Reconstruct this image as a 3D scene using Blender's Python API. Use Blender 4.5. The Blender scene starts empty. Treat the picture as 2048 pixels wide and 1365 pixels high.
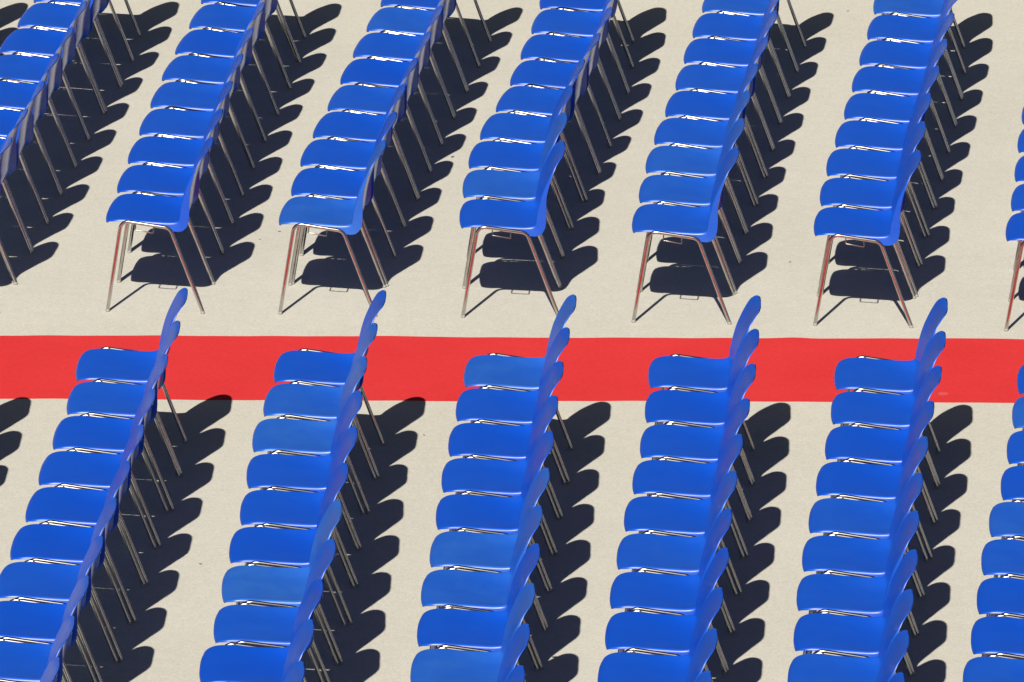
import bpy, bmesh, math, random
import numpy as np
from mathutils import Vector, Matrix

random.seed(7)
np.random.seed(7)
scene = bpy.context.scene
col = scene.collection

# ------------------------------------------------------------------ camera
YO = 38.3                                   # world y of the carpet seen from the camera foot
PITCH = math.radians(18.0)
DIST = 40.23
cam_d = bpy.data.cameras.new('camera')
cam_d.sensor_width = 36.0
cam_d.lens = 16535.0 / 2048.0 * 36.0
cam_d.clip_start = 1.0
cam_d.clip_end = 2000.0
cam = bpy.data.objects.new('camera', cam_d)
col.objects.link(cam)
cam.location = (0.0, -YO, DIST * math.sin(PITCH))
cam.rotation_euler = (math.pi / 2 - PITCH, 0.0, 0.0)
scene.camera = cam

# ------------------------------------------------------------------ sky, sun, exposure
SUN_X, SUN_Y = 0.216, 1.0                 # ground shift of a shadow per metre of height
sun_elev = math.atan2(1.0, math.hypot(SUN_X, SUN_Y))
world = bpy.data.worlds.new('World')
scene.world = world
world.use_nodes = True
wn, wl = world.node_tree.nodes, world.node_tree.links
for n in list(wn):
    wn.remove(n)
sky = wn.new('ShaderNodeTexSky')
sky.sky_type = 'NISHITA'
sky.sun_disc = False
sky.sun_elevation = sun_elev
sky.sun_rotation = math.atan2(-SUN_X, -SUN_Y)
sky.air_density = 0.24
sky.dust_density = 0.55
sky.ozone_density = 0.1
bg = wn.new('ShaderNodeBackground')
bg.inputs['Strength'].default_value = 0.05
wo = wn.new('ShaderNodeOutputWorld')
wl.new(sky.outputs[0], bg.inputs[0])
wl.new(bg.outputs[0], wo.inputs[0])

sd = bpy.data.lights.new('sun', 'SUN')
sd.energy = 5.0
sd.angle = math.radians(0.5)
sd.color = (1.0, 0.955, 0.88)
sun = bpy.data.objects.new('sun', sd)
col.objects.link(sun)
sun.location = (-4, -14, 15)
sun.rotation_euler = Vector((SUN_X, SUN_Y, -1.0)).to_track_quat('-Z', 'Y').to_euler()

scene.view_settings.view_transform = 'Standard'
scene.view_settings.look = 'None'
scene.view_settings.exposure = 0.2
scene.view_settings.gamma = 1.0
scene.view_settings.use_curve_mapping = False
scene.render.engine = 'CYCLES'
scene.cycles.sample_clamp_direct = 8.0
scene.cycles.sample_clamp_indirect = 3.0

# ------------------------------------------------------------------ materials
def new_mat(name):
    m = bpy.data.materials.new(name)
    m.use_nodes = True
    nt = m.node_tree
    return m, nt.nodes, nt.links, nt.nodes['Principled BSDF']

def noise(N, L, scale, detail=4.0, rough=0.55, coord=None):
    t = N.new('ShaderNodeTexNoise')
    t.inputs['Scale'].default_value = scale
    t.inputs['Detail'].default_value = detail
    t.inputs['Roughness'].default_value = rough
    if coord is not None:
        L.new(coord, t.inputs['Vector'])
    return t

def ramp(N, L, src, stops):
    r = N.new('ShaderNodeValToRGB')
    el = r.color_ramp.elements
    while len(el) < len(stops):
        el.new(0.5)
    for e, (p, c) in zip(el, stops):
        e.position = p
        e.color = (c[0], c[1], c[2], 1.0)
    L.new(src, r.inputs['Fac'])
    return r

def mix(N, L, a, b, fac, mode='MIX'):
    x = N.new('ShaderNodeMix')
    x.data_type = 'RGBA'
    x.blend_type = mode
    for s, v in ((x.inputs[0], fac), (x.inputs[6], a), (x.inputs[7], b)):
        if isinstance(v, bpy.types.NodeSocket):
            L.new(v, s)
        elif isinstance(v, (int, float)):
            s.default_value = v
        else:
            s.default_value = (v[0], v[1], v[2], 1.0)
    return x.outputs[2]

def mth(N, L, op, a, b=0.0):
    x = N.new('ShaderNodeMath')
    x.operation = op
    for s, v in ((x.inputs[0], a), (x.inputs[1], b)):
        if isinstance(v, bpy.types.NodeSocket):
            L.new(v, s)
        else:
            s.default_value = v
    return x.outputs[0]

def mat_concrete():
    m, N, L, B = new_mat('pale_concrete')
    co = N.new('ShaderNodeTexCoord').outputs['Object']
    big = noise(N, L, 0.9, 5, 0.6, co)
    mid = noise(N, L, 14.0, 4, 0.6, co)
    fine = noise(N, L, 150.0, 3, 0.75, co)
    base = ramp(N, L, big.outputs['Fac'], [(0.3, (0.540, 0.515, 0.435)), (0.7, (0.575, 0.550, 0.470))]).outputs[0]
    m1 = ramp(N, L, mid.outputs['Fac'], [(0.3, (0.96, 0.96, 0.96)), (0.7, (1.03, 1.03, 1.03))]).outputs[0]
    m2 = ramp(N, L, fine.outputs['Fac'], [(0.30, (0.78, 0.78, 0.78)), (0.5, (1.0, 1.0, 1.0)), (0.72, (1.16, 1.16, 1.16))]).outputs[0]
    c1 = mix(N, L, base, m1, 1.0, 'MULTIPLY')
    c2 = mix(N, L, c1, m2, 1.0, 'MULTIPLY')
    gr = noise(N, L, 52.0, 2, 0.6, co)
    m3 = ramp(N, L, gr.outputs['Fac'], [(0.3, (0.93, 0.93, 0.93)), (0.7, (1.06, 1.06, 1.055))]).outputs[0]
    c2 = mix(N, L, c2, m3, 1.0, 'MULTIPLY')
    # scattered small grey stains
    st = noise(N, L, 5.0, 3, 0.5, co)
    sf = ramp(N, L, st.outputs['Fac'], [(0.66, (0, 0, 0)), (0.74, (1, 1, 1))])
    c3 = mix(N, L, c2, (0.40, 0.37, 0.31), mth(N, L, 'MULTIPLY', sf.outputs[0], 0.15))
    L.new(c3, B.inputs['Base Color'])
    B.inputs['Roughness'].default_value = 0.92
    B.inputs['Specular IOR Level'].default_value = 0.25
    bp = N.new('ShaderNodeBump')
    bp.inputs['Strength'].default_value = 0.35
    bp.inputs['Distance'].default_value = 0.004
    L.new(fine.outputs['Fac'], bp.inputs['Height'])
    L.new(bp.outputs[0], B.inputs['Normal'])
    return m

def mat_carpet():
    m, N, L, B = new_mat('red_felt')
    co = N.new('ShaderNodeTexCoord').outputs['Object']
    a = noise(N, L, 2.2, 4, 0.6, co)
    f = noise(N, L, 190.0, 2, 0.6, co)
    base = ramp(N, L, a.outputs['Fac'], [(0.3, (0.60, 0.032, 0.034)), (0.7, (0.64, 0.038, 0.040))]).outputs[0]
    v = ramp(N, L, f.outputs['Fac'], [(0.3, (0.93, 0.93, 0.93)), (0.7, (1.06, 1.06, 1.06))]).outputs[0]
    c = mix(N, L, base, v, 1.0, 'MULTIPLY')
    g2 = noise(N, L, 45.0, 2, 0.6, co)
    v2 = ramp(N, L, g2.outputs['Fac'], [(0.3, (0.955, 0.94, 0.94)), (0.7, (1.04, 1.05, 1.05))]).outputs[0]
    c = mix(N, L, c, v2, 1.0, 'MULTIPLY')
    # dusty scuffs trodden into the pile
    s = noise(N, L, 6.5, 5, 0.65, co)
    sf = ramp(N, L, s.outputs['Fac'], [(0.70, (0, 0, 0)), (0.80, (1, 1, 1))])
    c = mix(N, L, c, (0.62, 0.16, 0.13), mth(N, L, 'MULTIPLY', sf.outputs[0], 0.5))
    # one pale trodden mark near the right end
    mp = N.new('ShaderNodeMapping')
    mp.inputs['Location'].default_value = (-2.055 / 0.055, 0.86 / 0.05, 0.0)
    mp.inputs['Scale'].default_value = (1 / 0.055, 1 / 0.05, 0.0)
    L.new(co, mp.inputs['Vector'])
    ln = N.new('ShaderNodeVectorMath')
    ln.operation = 'LENGTH'
    L.new(mp.outputs[0], ln.inputs[0])
    d0 = mth(N, L, 'ADD', ln.outputs['Value'], mth(N, L, 'MULTIPLY', g2.outputs['Fac'], 0.9))
    mk = ramp(N, L, d0, [(0.75, (1, 1, 1)), (1.0, (0, 0, 0))])
    c = mix(N, L, c, (0.60, 0.13, 0.12), mth(N, L, 'MULTIPLY', mk.outputs[0], 0.55))
    L.new(c, B.inputs['Base Color'])
    B.inputs['Roughness'].default_value = 0.95
    B.inputs['Specular IOR Level'].default_value = 0.1
    bp = N.new('ShaderNodeBump')
    bp.inputs['Strength'].default_value = 0.4
    bp.inputs['Distance'].default_value = 0.002
    L.new(f.outputs['Fac'], bp.inputs['Height'])
    L.new(bp.outputs[0], B.inputs['Normal'])
    return m

def mat_plastic(name, rough, grain):
    m, N, L, B = new_mat(name)
    co = N.new('ShaderNodeTexCoord').outputs['Object']
    at = N.new('ShaderNodeAttribute')
    at.attribute_type = 'OBJECT'
    at.attribute_name = 'fade'
    off = N.new('ShaderNodeVectorMath')
    off.operation = 'ADD'
    cmb = N.new('ShaderNodeCombineXYZ')
    k = mth(N, L, 'MULTIPLY', at.outputs['Fac'], 37.0)
    for i in range(3):
        L.new(k, cmb.inputs[i])
    L.new(co, off.inputs[0])
    L.new(cmb.outputs[0], off.inputs[1])
    w = noise(N, L, 7.0, 5, 0.6, off.outputs[0])
    g = noise(N, L, 420.0, 2, 0.5, co)
    worn = ramp(N, L, w.outputs['Fac'], [(0.38, (0, 0, 0)), (0.72, (1, 1, 1))]).outputs[0]
    f = mth(N, L, 'MULTIPLY', at.outputs['Fac'], mth(N, L, 'ADD', mth(N, L, 'MULTIPLY', worn, 0.40), 0.68))
    c = mix(N, L, (0.0012, 0.067, 0.495), (0.030, 0.145, 0.470), f)
    L.new(c, B.inputs['Base Color'])
    r = mth(N, L, 'ADD', mth(N, L, 'MULTIPLY', worn, 0.08), rough)
    L.new(r, B.inputs['Roughness'])
    B.inputs['IOR'].default_value = 1.49
    B.inputs['Specular IOR Level'].default_value = 0.65
    bp = N.new('ShaderNodeBump')
    bp.inputs['Strength'].default_value = grain
    bp.inputs['Distance'].default_value = 0.001
    L.new(g.outputs['Fac'], bp.inputs['Height'])
    L.new(bp.outputs[0], B.inputs['Normal'])
    return m

def mat_simple(name, colr, rough, metal=0.0, nscale=60.0, var=0.12):
    m, N, L, B = new_mat(name)
    co = N.new('ShaderNodeTexCoord').outputs['Object']
    t = noise(N, L, nscale, 3, 0.6, co)
    lo = tuple(c * (1 - var) for c in colr)
    hi = tuple(min(1.0, c * (1 + var)) for c in colr)
    L.new(ramp(N, L, t.outputs['Fac'], [(0.3, lo), (0.7, hi)]).outputs[0], B.inputs['Base Color'])
    B.inputs['Roughness'].default_value = rough
    B.inputs['Metallic'].default_value = metal
    return m

M_GROUND = mat_concrete()
M_CARPET = mat_carpet()
M_BLUE = mat_plastic('blue_polypropylene', 0.36, 0.10)
M_REAR = mat_plastic('blue_polypropylene_glossy_rear', 0.16, 0.02)
M_CHROME = mat_simple('chromed_steel', (0.53, 0.51, 0.48), 0.18, 1.0, 40.0, 0.10)
M_GLIDE = mat_simple('pale_plastic_glide', (0.34, 0.33, 0.30), 0.5)
M_DARK = mat_simple('dull_steel', (0.16, 0.16, 0.16), 0.4)
M_LEAF = mat_simple('dry_leaf', (0.10, 0.085, 0.055), 0.8, 0.0, 90.0, 0.4)
M_GREENLEAF = mat_simple('green_leaf', (0.07, 0.11, 0.05), 0.7, 0.0, 90.0, 0.4)
M_BLUEBIT = mat_simple('blue_scrap', (0.05, 0.16, 0.22), 0.6, 0.0, 90.0, 0.4)

# ------------------------------------------------------------------ mesh helpers
def mesh_obj(name, me, parent=None):
    o = bpy.data.objects.new(name, me)
    col.objects.link(o)
    if parent is not None:
        o.parent = parent
    return o

def make_mesh(name, verts, faces, mat, smooth=True):
    me = bpy.data.meshes.new(name)
    me.from_pydata([tuple(map(float, v)) for v in verts], [], faces)
    me.materials.append(mat)
    if smooth:
        me.polygons.foreach_set('use_smooth', [True] * len(me.polygons))
    me.update()
    return me

def tube(path, radius, seg=12, cap=True):
    """A round tube along a list of points; returns verts, faces."""
    pts = [Vector(p) for p in path]
    verts, faces = [], []
    prev = None
    n = len(pts)
    for i, p in enumerate(pts):
        t = (pts[min(i + 1, n - 1)] - pts[max(i - 1, 0)]).normalized()
        if prev is None:
            a = Vector((0, 1, 0)) if abs(t.y) < 0.9 else Vector((1, 0, 0))
            nrm = (a - t * a.dot(t)).normalized()
        else:
            nrm = (prev - t * prev.dot(t)).normalized()
        prev = nrm
        b = t.cross(nrm)
        for k in range(seg):
            an = 2 * math.pi * k / seg
            verts.append(p + nrm * (radius * math.cos(an)) + b * (radius * math.sin(an)))
    for i in range(n - 1):
        for k in range(seg):
            k2 = (k + 1) % seg
            faces.append((i * seg + k, i * seg + k2, (i + 1) * seg + k2, (i + 1) * seg + k))
    if cap:
        faces.append(tuple(range(seg - 1, -1, -1)))
        faces.append(tuple((n - 1) * seg + k for k in range(seg)))
    return verts, faces

def fillet(pts, r, steps=7):
    """Round the inner corners of a polyline."""
    pts = [Vector(p) for p in pts]
    out = [pts[0]]
    for a, b, c in zip(pts, pts[1:], pts[2:]):
        u, v = (a - b).normalized(), (c - b).normalized()
        ang = u.angle(v)
        d = min(r / math.tan(ang / 2), (a - b).length * 0.49, (c - b).length * 0.49)
        p0, p1 = b + u * d, b + v * d
        for i in range(steps + 1):
            t = i / steps
            out.append(p0 * (1 - t) ** 2 + b * (2 * t * (1 - t)) + p1 * t ** 2)
    out.append(pts[-1])
    return out

# ------------------------------------------------------------------ the setting
def build_ground():
    me = make_mesh('ground', [(-300, -300, 0), (300, -300, 0), (300, 300, 0), (-300, 300, 0)], [(0, 1, 2, 3)], M_GROUND, False)
    o = mesh_obj('ground', me)
    o['kind'] = 'structure'

def build_carpet():
    nx, ny = 420, 14
    x0, x1 = -9.0, 9.0
    rnd = np.random.RandomState(3)
    ph = rnd.rand(12) * 6.28
    def wob(x, s):
        return (0.0045 * math.sin(1.9 * x + ph[s]) + 0.0035 * math.sin(4.7 * x + ph[s + 1])
                + 0.0022 * math.sin(11.0 * x + ph[s + 2]) + 0.0014 * math.sin(23.0 * x + ph[s + 3]))
    verts, faces = [], []
    for i in range(nx + 1):
        x = x0 + (x1 - x0) * i / nx
        yf = 38.3125 - 0.01263 * x - YO + wob(x, 0) + 0.016 * math.exp(-((x - 1.375) / 0.09) ** 2)
        yn = 37.3365 - 0.01087 * x - YO + wob(x, 4)
        for j in range(ny + 1):
            v = j / ny
            y = yn + (yf - yn) * v
            edge = 0.5 + 0.5 * math.sin(3.3 * x + ph[8]) * math.sin(7.9 * x + ph[9])
            lift = 0.007 * edge ** 3 * (max(0.0, (v - 0.8) / 0.2) ** 2 + max(0.0, (0.2 - v) / 0.2) ** 2)
            lift += 0.012 * math.exp(-((x - 1.375) / 0.07) ** 2) * max(0.0, (v - 0.75) / 0.25) ** 2
            rip = 0.0012 * math.sin(5.1 * x + 2.3 * v + ph[10]) * math.sin(2.2 * x - 4.0 * v + ph[11])
            verts.append((x, y, 0.0030 + lift * 0.12 + rip * 0.5))
    W = ny + 1
    n0 = len(verts)
    for i in range(nx):
        for j in range(ny):
            a = i * W + j
            faces.append((a, a + W, a + W + 1, a + 1))
    # underside edges so that the cloth has thickness
    for i in range(nx + 1):
        for j in (0, ny):
            x, y, z = verts[i * W + j]
            verts.append((x, y, z))
            verts.append((x, y, max(0.0006, z - 0.002)))
    for i in range(nx):
        b = n0 + i * 4
        faces.append((b, b + 1, b + 5, b + 4))
        faces.append((b + 2, b + 6, b + 7, b + 3))
    me = make_mesh('red_carpet', verts, faces, M_CARPET)
    o = mesh_obj('red_carpet', me)
    o['label'] = 'long red felt carpet strip laid across the concrete between the two blocks of chairs'
    o['category'] = 'carpet'

build_ground()
build_carpet()

# ------------------------------------------------------------------ the chair
# local axes: +x towards the back of the chair, y across, z up; x = 0 at the front feet
RAIL_Y = 0.237
PROFILE = [(-0.021, 0.431), (-0.031, 0.441), (-0.028, 0.452), (-0.006, 0.462), (0.035, 0.467), (0.080, 0.466), (0.150, 0.457),
           (0.230, 0.445), (0.300, 0.436), (0.342, 0.438), (0.366, 0.453), (0.379, 0.483), (0.387, 0.533),
           (0.400, 0.602), (0.421, 0.675), (0.448, 0.745), (0.467, 0.778), (0.485, 0.796)]

def catmull(pts, per=16):
    P = [np.array(p) for p in pts]
    P = [2 * P[0] - P[1]] + P + [2 * P[-1] - P[-2]]
    out = []
    for i in range(1, len(P) - 2):
        for k in range(per):
            t = k / per
            a, b, c, d = P[i - 1:i + 3]
            out.append(0.5 * (2 * b + (c - a) * t + (2 * a - 5 * b + 4 * c - d) * t * t + (3 * b - a - 3 * c + d) * t ** 3))
    out.append(P[-2])
    return np.array(out)

def interp(x, xs, ys):
    return float(np.interp(x, xs, ys))

def shell_meshes():
    C = catmull(PROFILE)
    s = np.concatenate([[0], np.cumsum(np.linalg.norm(np.diff(C, axis=0), axis=1))])
    total = s[-1]
    # stations: dense at both ends where the outline rounds off
    st = []
    e = np.linspace(0, 1, 16)
    st += list(0.105 * (1 - np.cos(e * math.pi / 2)))
    st += list(np.linspace(0.105, total - 0.15, 40)[1:-1])
    st += list(total - 0.15 * (1 - np.cos(e[::-1] * math.pi / 2)))
    st = np.array(st)
    px = np.interp(st, s, C[:, 0])
    pz = np.interp(st, s, C[:, 1])
    ds = 0.004
    tx = np.interp(st + ds, s, C[:, 0]) - np.interp(st - ds, s, C[:, 0])
    tz = np.interp(st + ds, s, C[:, 1]) - np.interp(st - ds, s, C[:, 1])
    ln = np.hypot(tx, tz)
    tx, tz = tx / ln, tz / ln
    # panel normal (up on the seat, forward on the back)
    nx_, nz_ = -tz, tx
    s_join = s[np.argmin(np.hypot(C[:, 0] - 0.366, C[:, 1] - 0.453))]
    FR, TR = 0.085, 0.115
    NV, NA = 18, 7
    rows = []
    for i, u in enumerate(st):
        w = interp(u, [0, 0.10, s_join - 0.05, s_join, s_join + 0.15, total], [0.217, 0.221, 0.221, 0.222, 0.216, 0.203])
        if u < FR:
            w -= FR - math.sqrt(max(0.0, FR ** 2 - (FR - u) ** 2))
        if total - u < TR:
            q = TR - (total - u)
            w -= (TR - math.sqrt(max(0.0, TR ** 2 - q ** 2))) * 0.95
        d = interp(u, [0, 0.05, 0.14, s_join - 0.10, s_join - 0.02, s_join + 0.06, s_join + 0.16, total - 0.08, total],
                   [0.004, 0.009, 0.016, 0.034, 0.058, 0.054, 0.030, 0.011, 0.003])
        bow = interp(u, [0, 0.06, 0.2, s_join - 0.04, s_join + 0.05, s_join + 0.18, total - 0.05, total],
                     [0.000, 0.002, 0.009, 0.026, 0.036, 0.029, 0.016, 0.006])
        kq = interp(u, [0.1, s_join - 0.14, s_join - 0.02, s_join + 0.08, total], [0.3, 0.5, 0.9, 0.3, 0.2])
        R = min(d, 0.015)
        A = math.radians(78)
        y_in = w - R * math.sin(A) - max(0.0, (d - R * (1 - math.cos(A)))) * math.cos(A) * 0.6
        sec = []
        for k in range(NV + 1):
            v = k / NV * 2 - 1
            sec.append((v * y_in, bow * ((1 - kq) * v * v + kq * v ** 4)))
        slope = (2 + 2 * kq) * bow / y_in
        a0 = math.atan(slope)
        arc = []
        yy, hh = y_in, bow
        ext = max(0.0, d - R)
        for k in range(1, NA + 1):
            a = -a0 + (A + a0) * k / NA
            am = -a0 + (A + a0) * (k - 0.5) / NA
            step = R * (A + a0) / NA
            yy += step * math.cos(am)
            hh -= step * math.sin(am)
            arc.append((yy, hh))
        for k in range(1, 4):
            arc.append((yy + ext * math.cos(A) * k / 3, hh - ext * math.sin(A) * k / 3))
        full = [(-y, h) for y, h in reversed(arc)] + sec + arc
        # the front edge is bowed in plan and its corners droop
        wf = max(0.0, 1.0 - u / 0.13) ** 1.5
        row = []
        for y, h in full:
            q = min(1.0, abs(y) / 0.217)
            row.append((px[i] + nx_[i] * h + 0.026 * wf * q ** 2.6, y, pz[i] + nz_[i] * h - 0.003 * wf * q ** 3))
        rows.append(row)
    G = np.array(rows)
    nu, nv = G.shape[:2]
    # surface normals
    du = np.gradient(G, axis=0)
    dv = np.gradient(G, axis=1)
    nrm = np.cross(du, dv)
    nrm /= np.linalg.norm(nrm, axis=2, keepdims=True) + 1e-12
    mid = nrm[10, nv // 2]
    if mid[2] < 0:
        nrm = -nrm
    th = 0.0045
    G2 = G - nrm * th
    # round the rim of the moulding a little
    V = np.concatenate([G.reshape(-1, 3), G2.reshape(-1, 3)])
    NRM = np.concatenate([nrm.reshape(-1, 3), -nrm.reshape(-1, 3)])
    off = nu * nv
    def faces_for(i0, i1, front, back):
        F = []
        for i in range(i0, i1):
            for j in range(nv - 1):
                a = i * nv + j
                F.append((a, a + nv, a + nv + 1, a + 1))
                F.append((off + a, off + a + 1, off + a + nv + 1, off + a + nv))
            for j in (0, nv - 1):
                a = i * nv + j
                F.append((a, off + a, off + a + nv, a + nv) if j == 0 else (a, a + nv, off + a + nv, off + a))
        for use, i in ((front, i0), (back, i1)):
            if use:
                for j in range(nv - 1):
                    a = i * nv + j
                    F.append((a, a + 1, off + a + 1, off + a) if use == 1 else (a, off + a, off + a + 1, a + 1))
        return F
    # seam between seat and backrest: a little above the bend
    cut = int(np.argmin(np.abs(st - (s_join + 0.035))))
    out = []
    for nm, i0, i1, fr, bk in (('seat', 0, cut, 1, 0), ('backrest', cut, nu - 1, 0, 2)):
        F = faces_for(i0, i1, fr, bk)
        used = sorted({v for f in F for v in f})
        ix = {v: k for k, v in enumerate(used)}
        me = make_mesh(nm, V[used], [tuple(ix[v] for v in f) for f in F], M_BLUE)
        bm = bmesh.new()
        bm.from_mesh(me)
        bm.normal_update()
        # orient: compare one face with the computed normal
        bm.faces.ensure_lookup_table()
        f0 = bm.faces[0]
        if f0.normal.dot(Vector(NRM[F[0][0]])) < 0:
            bmesh.ops.reverse_faces(bm, faces=bm.faces[:])
        bm.to_mesh(me)
        bm.free()
        me.polygons.foreach_set('use_smooth', [True] * len(me.polygons))
        me.materials.append(M_REAR)
        me.polygons.foreach_set('material_index', [1 if all(v >= off for v in f) else 0 for f in F])
        me.normals_split_custom_set_from_vertices([tuple(NRM[v]) for v in used])
        me.update()
        out.append(me)
    return out

ME_SEAT, ME_BACK = shell_meshes()
TUBE_R = 0.0090

def frame_meshes():
    y = 0.0
    path = fillet([(0.0, y, 0.010), (0.074, y, 0.470), (0.314, y, 0.4360), (0.470, y, 0.010)], 0.048, 9)
    # the straight lower runs are the legs, the bent top is the rail
    front = [path[0], path[1]]
    rear = [path[-2], path[-1]]
    rail = path[1:-1]
    f = make_mesh('front_leg', *tube(front, TUBE_R, cap=False), M_CHROME)
    r = make_mesh('rear_leg', *tube(rear, TUBE_R, cap=False), M_CHROME)
    t = make_mesh('seat_rail', *tube(rail, TUBE_R, cap=False), M_CHROME)
    cv, cf = tube([(0, 0, 0.0), (0, 0, 0.002), (0, 0, 0.006), (0, 0, 0.011), (0, 0, 0.014)], 0.0102, 12)
    cv = [Vector((v.x * (0.75 if i // 12 in (0, 4) else 1.0), v.y * (0.75 if i // 12 in (0, 4) else 1.0), v.z)) for i, v in enumerate(cv)]
    cap = make_mesh('foot_cap', cv, cf, M_GLIDE)
    bar = make_mesh('cross_bar', *tube([(0, -RAIL_Y + 0.006, 0), (0, -RAIL_Y + 0.03, -0.006), (0, 0, -0.008), (0, RAIL_Y - 0.03, -0.006), (0, RAIL_Y - 0.006, 0)], 0.009, 10), M_DARK)
    lp = fillet([(0.145, -RAIL_Y, 0.448), (0.145, -RAIL_Y - 0.010, 0.434), (0.145, -RAIL_Y - 0.044, 0.432),
                 (0.234, -RAIL_Y - 0.044, 0.418), (0.234, -RAIL_Y - 0.010, 0.420), (0.234, -RAIL_Y, 0.434)], 0.006, 3)
    link = make_mesh('link_bracket', *tube(lp, 0.0034, 6), M_CHROME)
    return f, r, t, cap, bar, link

ME_FLEG, ME_RLEG, ME_RAIL, ME_CAP, ME_BAR, ME_LINK = frame_meshes()

def smooth_flat_caps(me):
    for p in me.polygons:
        if len(p.vertices) > 4:
            p.use_smooth = False
for m_ in (ME_FLEG, ME_RLEG, ME_BAR, ME_LINK):
    smooth_flat_caps(m_)

CENTRE_X = 0.235      # the chair's empty stands under the middle of the frame

def build_chair():
    root = bpy.data.objects.new('stacking_chair', None)
    root.empty_display_size = 0.1
    col.objects.link(root)
    sh = (-CENTRE_X, 0, 0)
    for nm, me in (('seat', ME_SEAT), ('backrest', ME_BACK)):
        o = mesh_obj(nm, me, root)
        o.location = (0.012 - CENTRE_X, 0, 0)
    for sy in (-1, 1):
        o = mesh_obj('seat_rail', ME_RAIL, root)
        o.location = (-CENTRE_X, sy * RAIL_Y, 0)
        for me, fx in ((ME_FLEG, 0.0), (ME_RLEG, 0.470)):
            lg = mesh_obj('leg', me, root)
            lg.location = (-CENTRE_X, sy * RAIL_Y, 0)
            cp = mesh_obj('foot_cap', ME_CAP, lg)
            cp.location = (fx, 0, 0)
    for bx, bz in ((0.120, 0.461), (0.272, 0.439)):
        o = mesh_obj('cross_bar', ME_BAR, root)
        o.location = (bx - CENTRE_X, 0, bz)
    o = mesh_obj('link_bracket', ME_LINK, root)
    o.location = (-CENTRE_X, 0, 0.005)
    return root

def copy_tree(o, parent=None):
    c = o.copy()
    col.objects.link(c)
    c.parent = parent
    for ch in o.children:
        copy_tree(ch, c)
    return c

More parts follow.
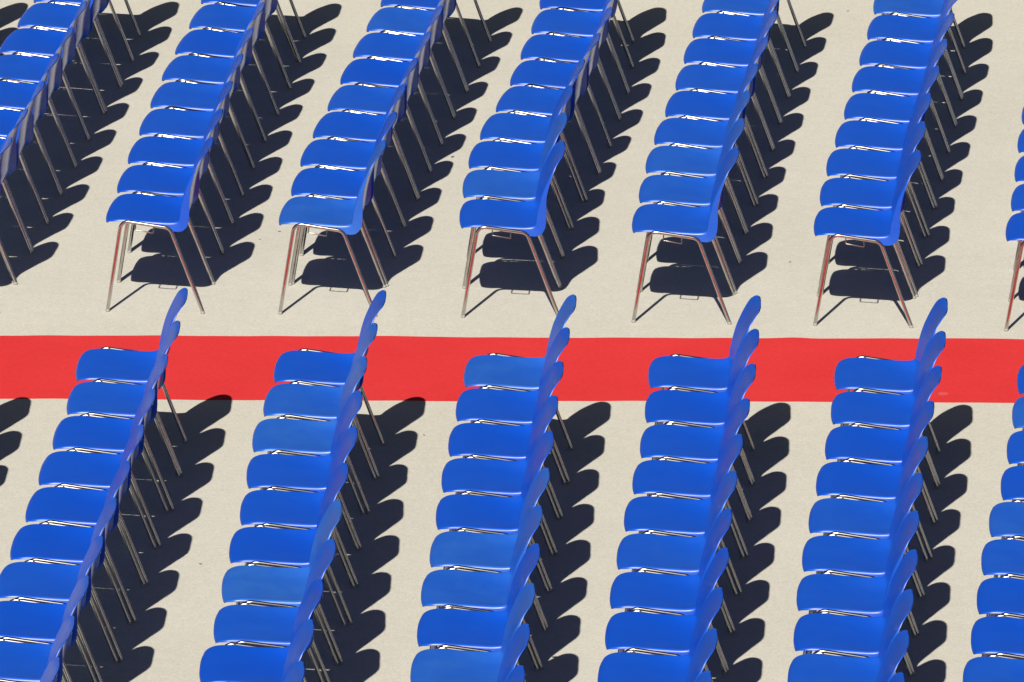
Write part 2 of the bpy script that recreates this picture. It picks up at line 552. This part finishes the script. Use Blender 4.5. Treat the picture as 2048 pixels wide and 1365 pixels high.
# ------------------------------------------------------------------ where the chairs stand
# the middle of each chair's frame on the ground (x, y from the camera foot) and its own turn in degrees
ROWS = [
    ('U', -1, 7, [(-3.273, 41.926, -6.9), (-3.206, 42.425, -7.0), (-3.153, 42.921, -4.4), (-3.129, 43.416, -2.3)]),
    ('U', 0, 1, [(-2.731, 38.965, -7.2), (-2.682, 39.462, -7.2), (-2.623, 39.958, -5.9), (-2.578, 40.456, -5.3), (-2.529, 40.952, -5.7), (-2.483, 41.446, -5.2), (-2.433, 41.946, -6.9), (-2.366, 42.445, -7.0), (-2.313, 42.941, -4.4), (-2.289, 43.436, -2.3)]),
    ('U', 1, 1, [(-1.738, 38.951, -4.1), (-1.707, 39.446, -3.8), (-1.675, 39.946, -4.0), (-1.638, 40.443, -4.5), (-1.600, 40.933, -5.3), (-1.558, 41.428, -6.8), (-1.507, 41.922, -7.4), (-1.453, 42.418, -6.9), (-1.410, 42.913, -6.0), (-1.387, 43.405, -3.9)]),
    ('U', 2, 1, [(-0.887, 38.904, -4.4), (-0.840, 39.394, -4.1), (-0.804, 39.894, -5.3), (-0.749, 40.383, -7.0), (-0.685, 40.873, -6.6), (-0.630, 41.365, -6.4), (-0.572, 41.861, -7.1), (-0.508, 42.357, -7.5), (-0.442, 42.848, -7.1), (-0.384, 43.342, -7.7)]),
    ('U', 3, 1, [(-0.004, 38.868, -0.4), (0.009, 39.370, -1.6), (0.039, 39.865, -3.9), (0.100, 40.358, -6.8), (0.183, 40.848, -8.4), (0.253, 41.336, -7.1), (0.307, 41.830, -6.6), (0.363, 42.322, -6.0), (0.404, 42.817, -3.5), (0.419, 43.316, -1.8)]),
    ('U', 4, 1, [(0.845, 38.778, -3.6), (0.886, 39.275, -3.6), (0.928, 39.778, -4.5), (0.981, 40.273, -5.8), (1.046, 40.767, -6.0), (1.107, 41.258, -5.3), (1.160, 41.755, -5.7), (1.217, 42.245, -6.2), (1.279, 42.737, -6.7), (1.338, 43.235, -6.8)]),
    ('U', 5, 1, [(1.735, 38.724, -4.2), (1.782, 39.223, -3.9), (1.833, 39.729, -4.6), (1.897, 40.226, -5.9), (1.962, 40.723, -6.3), (2.022, 41.220, -6.7), (2.081, 41.712, -7.0), (2.141, 42.210, -6.5), (2.192, 42.710, -4.7), (2.220, 43.210, -2.8)]),
    ('U', 6, 1, [(2.671, 38.633, -5.7), (2.725, 39.127, -5.7), (2.772, 39.629, -5.7), (2.816, 40.131, -5.7), (2.867, 40.641, -5.7), (2.916, 41.143, -5.7), (2.965, 41.645, -5.7)]),
    ('L', 0, 1, [(-2.724, 36.442, -0.6), (-2.740, 35.948, -1.3), (-2.777, 35.451, -1.8), (-2.813, 34.952, -2.0)]),
    ('L', 1, 1, [(-1.769, 36.482, -0.6), (-1.785, 35.988, -1.3), (-1.822, 35.491, -1.8), (-1.858, 34.992, -2.0), (-1.888, 34.495, -2.4), (-1.927, 33.998, -2.0), (-1.963, 33.503, -1.9), (-1.998, 33.006, -1.9), (-2.034, 32.509, -1.9), (-2.069, 32.012, -1.9), (-2.104, 31.515, -1.9)]),
    ('L', 2, 1, [(-0.849, 36.452, -1.9), (-0.882, 35.958, -2.5), (-0.920, 35.458, -0.7), (-0.932, 34.960, 0.7), (-0.945, 34.462, -0.4), (-0.976, 33.964, -0.6), (-0.993, 33.463, 0.8), (-1.010, 32.961, 0.3), (-1.052, 32.461, 0.0), (-1.079, 31.961, 0.0), (-1.106, 31.462, 0.0)]),
    ('L', 3, 1, [(0.032, 36.385, -2.0), (-0.002, 35.889, -1.9), (-0.033, 35.392, -1.5), (-0.060, 34.898, -0.9), (-0.081, 34.401, -0.7), (-0.102, 33.903, -2.2), (-0.135, 33.404, -1.8), (-0.147, 32.910, -1.4), (-0.169, 32.413, -1.4), (-0.191, 31.916, -1.4), (-0.213, 31.418, -1.4)]),
    ('L', 4, 1, [(0.885, 36.370, -1.5), (0.862, 35.868, -2.0), (0.833, 35.365, -2.9), (0.792, 34.867, -2.9), (0.748, 34.368, -2.8), (0.710, 33.870, -3.1), (0.675, 33.370, -3.1), (0.649, 32.866, -3.0), (0.613, 32.366, -3.0), (0.578, 31.866, -3.0), (0.542, 31.366, -3.0)]),
    ('L', 5, 1, [(1.746, 36.342, -2.8), (1.712, 35.841, -3.0), (1.668, 35.339, -4.3), (1.610, 34.838, -4.4), (1.560, 34.339, -4.3), (1.514, 33.841, -3.6), (1.474, 33.344, -3.5), (1.445, 32.844, -3.6), (1.404, 32.345, -3.6), (1.363, 31.846, -3.6), (1.322, 31.346, -3.6)]),
    ('L', 6, 1, [(2.588, 36.274, -3.6), (2.537, 35.780, -3.6), (2.484, 35.279, -3.6), (2.429, 34.783, -3.6), (2.350, 34.291, -3.6), (2.289, 33.793, -3.6), (2.243, 33.298, -3.6), (2.192, 32.806, -3.6), (2.132, 32.311, -3.6), (2.073, 31.815, -3.6), (2.014, 31.320, -3.6)]),
]


ORD = ['first', 'second', 'third', 'fourth', 'fifth', 'sixth', 'seventh', 'eighth', 'ninth', 'tenth', 'eleventh']
U_ROW = {0: 'leftmost row', 1: 'second row from left', 2: 'third row from left', 3: 'middle row',
         4: 'third row from right', 5: 'second row from right', 6: 'rightmost row'}
L_ROW = {1: 'leftmost row', 2: 'second row from left', 3: 'third row from left', 4: 'third row from right',
         5: 'second row from right', 6: 'rightmost row'}

def chair_label(block, row, k):
    nth = ORD[k - 1]
    if block == 'U':
        if row < 0:
            return 'blue chair outside the left edge beyond the carpet, %s from the carpet' % nth
        return 'blue chair beyond red carpet, %s, %s from the carpet' % (U_ROW[row], nth)
    if row == 0:
        return 'blue chair outside the left edge before the carpet, %s from the carpet' % nth
    return 'blue chair in front of red carpet, %s, %s from the carpet' % (L_ROW[row], nth)

# some seats are clearly paler than their neighbours
PALE = {('L', 2, 7): 0.95, ('L', 2, 2): 0.6, ('L', 2, 3): 0.75, ('L', 3, 1): 0.7, ('L', 3, 6): 0.7, ('L', 3, 7): 0.55, ('L', 3, 9): 0.7,
        ('U', 2, 1): 0.7, ('U', 2, 8): 0.55, ('U', 3, 2): 0.65, ('U', 4, 2): 0.5, ('U', 4, 3): 0.6, ('U', 4, 9): 0.5,
        ('U', 5, 9): 0.6, ('L', 6, 5): 0.55, ('L', 6, 2): 0.7}

proto = build_chair()
first = True
for block, row, k0, spots in ROWS:
    for n, (tx, ty, head) in enumerate(spots):
        k = k0 + n
        root = proto if first else copy_tree(proto)
        first = False
        root.location = (tx, ty - YO, 0.0)
        root.rotation_euler = (0, 0, math.radians(head))
        root['label'] = chair_label(block, row, k)
        root['category'] = 'chair'
        root['group'] = 'blue chairs in rows beyond the carpet' if block == 'U' else 'blue chairs in rows in front of the carpet'
        fade = 0.8 * PALE.get((block, row, k), random.choice([0.02, 0.08, 0.12, 0.16, 0.22, 0.28]) + random.uniform(0, 0.04))
        for ch in root.children:
            if ch.name.split('.')[0] in ('seat', 'backrest'):
                ch['fade'] = fade

# ------------------------------------------------------------------ bits blown onto the concrete
def scrap(name, px, py, size, mat, label, cat, seed, length=1.8):
    """A small curled scrap lying on the ground; px, py is where it lies in the photograph."""
    u, v = (px - 1024) / 16535.0, -(py - 682.5) / 16535.0
    d = Vector((u, math.cos(PITCH) + v * math.sin(PITCH), -math.sin(PITCH) + v * math.cos(PITCH)))
    t = cam.location.z / -d.z
    r = random.Random(seed)
    n = 7
    verts, faces = [], []
    for i in range(n + 1):
        s_ = i / n
        w = size * 0.5 * math.sin(math.pi * min(0.97, max(0.03, s_))) * r.uniform(0.7, 1.1)
        x = (s_ - 0.5) * size * length
        z = 0.0035 + size * (0.10 + 0.22 * (2 * s_ - 1) ** 2 * r.uniform(0.6, 1.2))
        verts += [(x, -w, z + w * 0.35), (x, 0, z), (x, w, z + w * 0.5)]
    m = len(verts)
    verts += [(x, y, z - 0.0012) for x, y, z in verts]
    for i in range(n):
        for j in range(2):
            a = i * 3 + j
            faces.append((a, a + 3, a + 4, a + 1))
            faces.append((m + a, m + a + 1, m + a + 4, m + a + 3))
        a = i * 3
        faces.append((a, m + a, m + a + 3, a + 3))
        faces.append((a + 2, a + 5, m + a + 5, m + a + 2))
    zmin = min(v_[2] for v_ in verts)
    verts = [(x, y, z - zmin + 0.0005) for x, y, z in verts]
    o = mesh_obj(name, make_mesh(name, verts, faces, mat))
    o.location = (d.x * t, d.y * t - YO, 0.0)
    o.rotation_euler = (0, 0, r.uniform(0, 3.14))
    o['label'] = label
    o['category'] = cat

scrap('paper_scrap', 905, 315, 0.013, M_BLUEBIT, 'small dark blue scrap on the concrete right of the third row beyond carpet', 'scrap', 1)
scrap('dry_leaf', 559, 464, 0.007, M_LEAF, 'tiny grey leaf lying left of the third row beyond the carpet', 'leaf', 2, 2.6)
scrap('dry_leaf', 520, 480, 0.006, M_LEAF, 'tiny leaf between second and third rows beyond the carpet, nearer the carpet', 'leaf', 3, 2.6)
scrap('dry_leaf', 401, 1129, 0.008, M_LEAF, 'tiny dark leaf between first and second rows in front of the carpet', 'leaf', 4, 2.2)
scrap('green_sprig', 1110, 1316, 0.014, M_GREENLEAF, 'small green sprig at the edge of a chair shadow near the bottom', 'leaf', 5, 2.0)
scrap('green_leaf', 1580, 525, 0.007, M_GREENLEAF, 'tiny green leaf left of the second row from right beyond the carpet', 'leaf', 6, 2.2)
scrap('dry_leaf', 848, 871, 0.007, M_LEAF, 'tiny grey leaf near the carpet between second and third front rows', 'leaf', 7, 2.8)
scrap('dry_leaf', 1696, 23, 0.007, M_LEAF, 'tiny leaf near the top edge left of the second row from right', 'leaf', 8, 2.4)
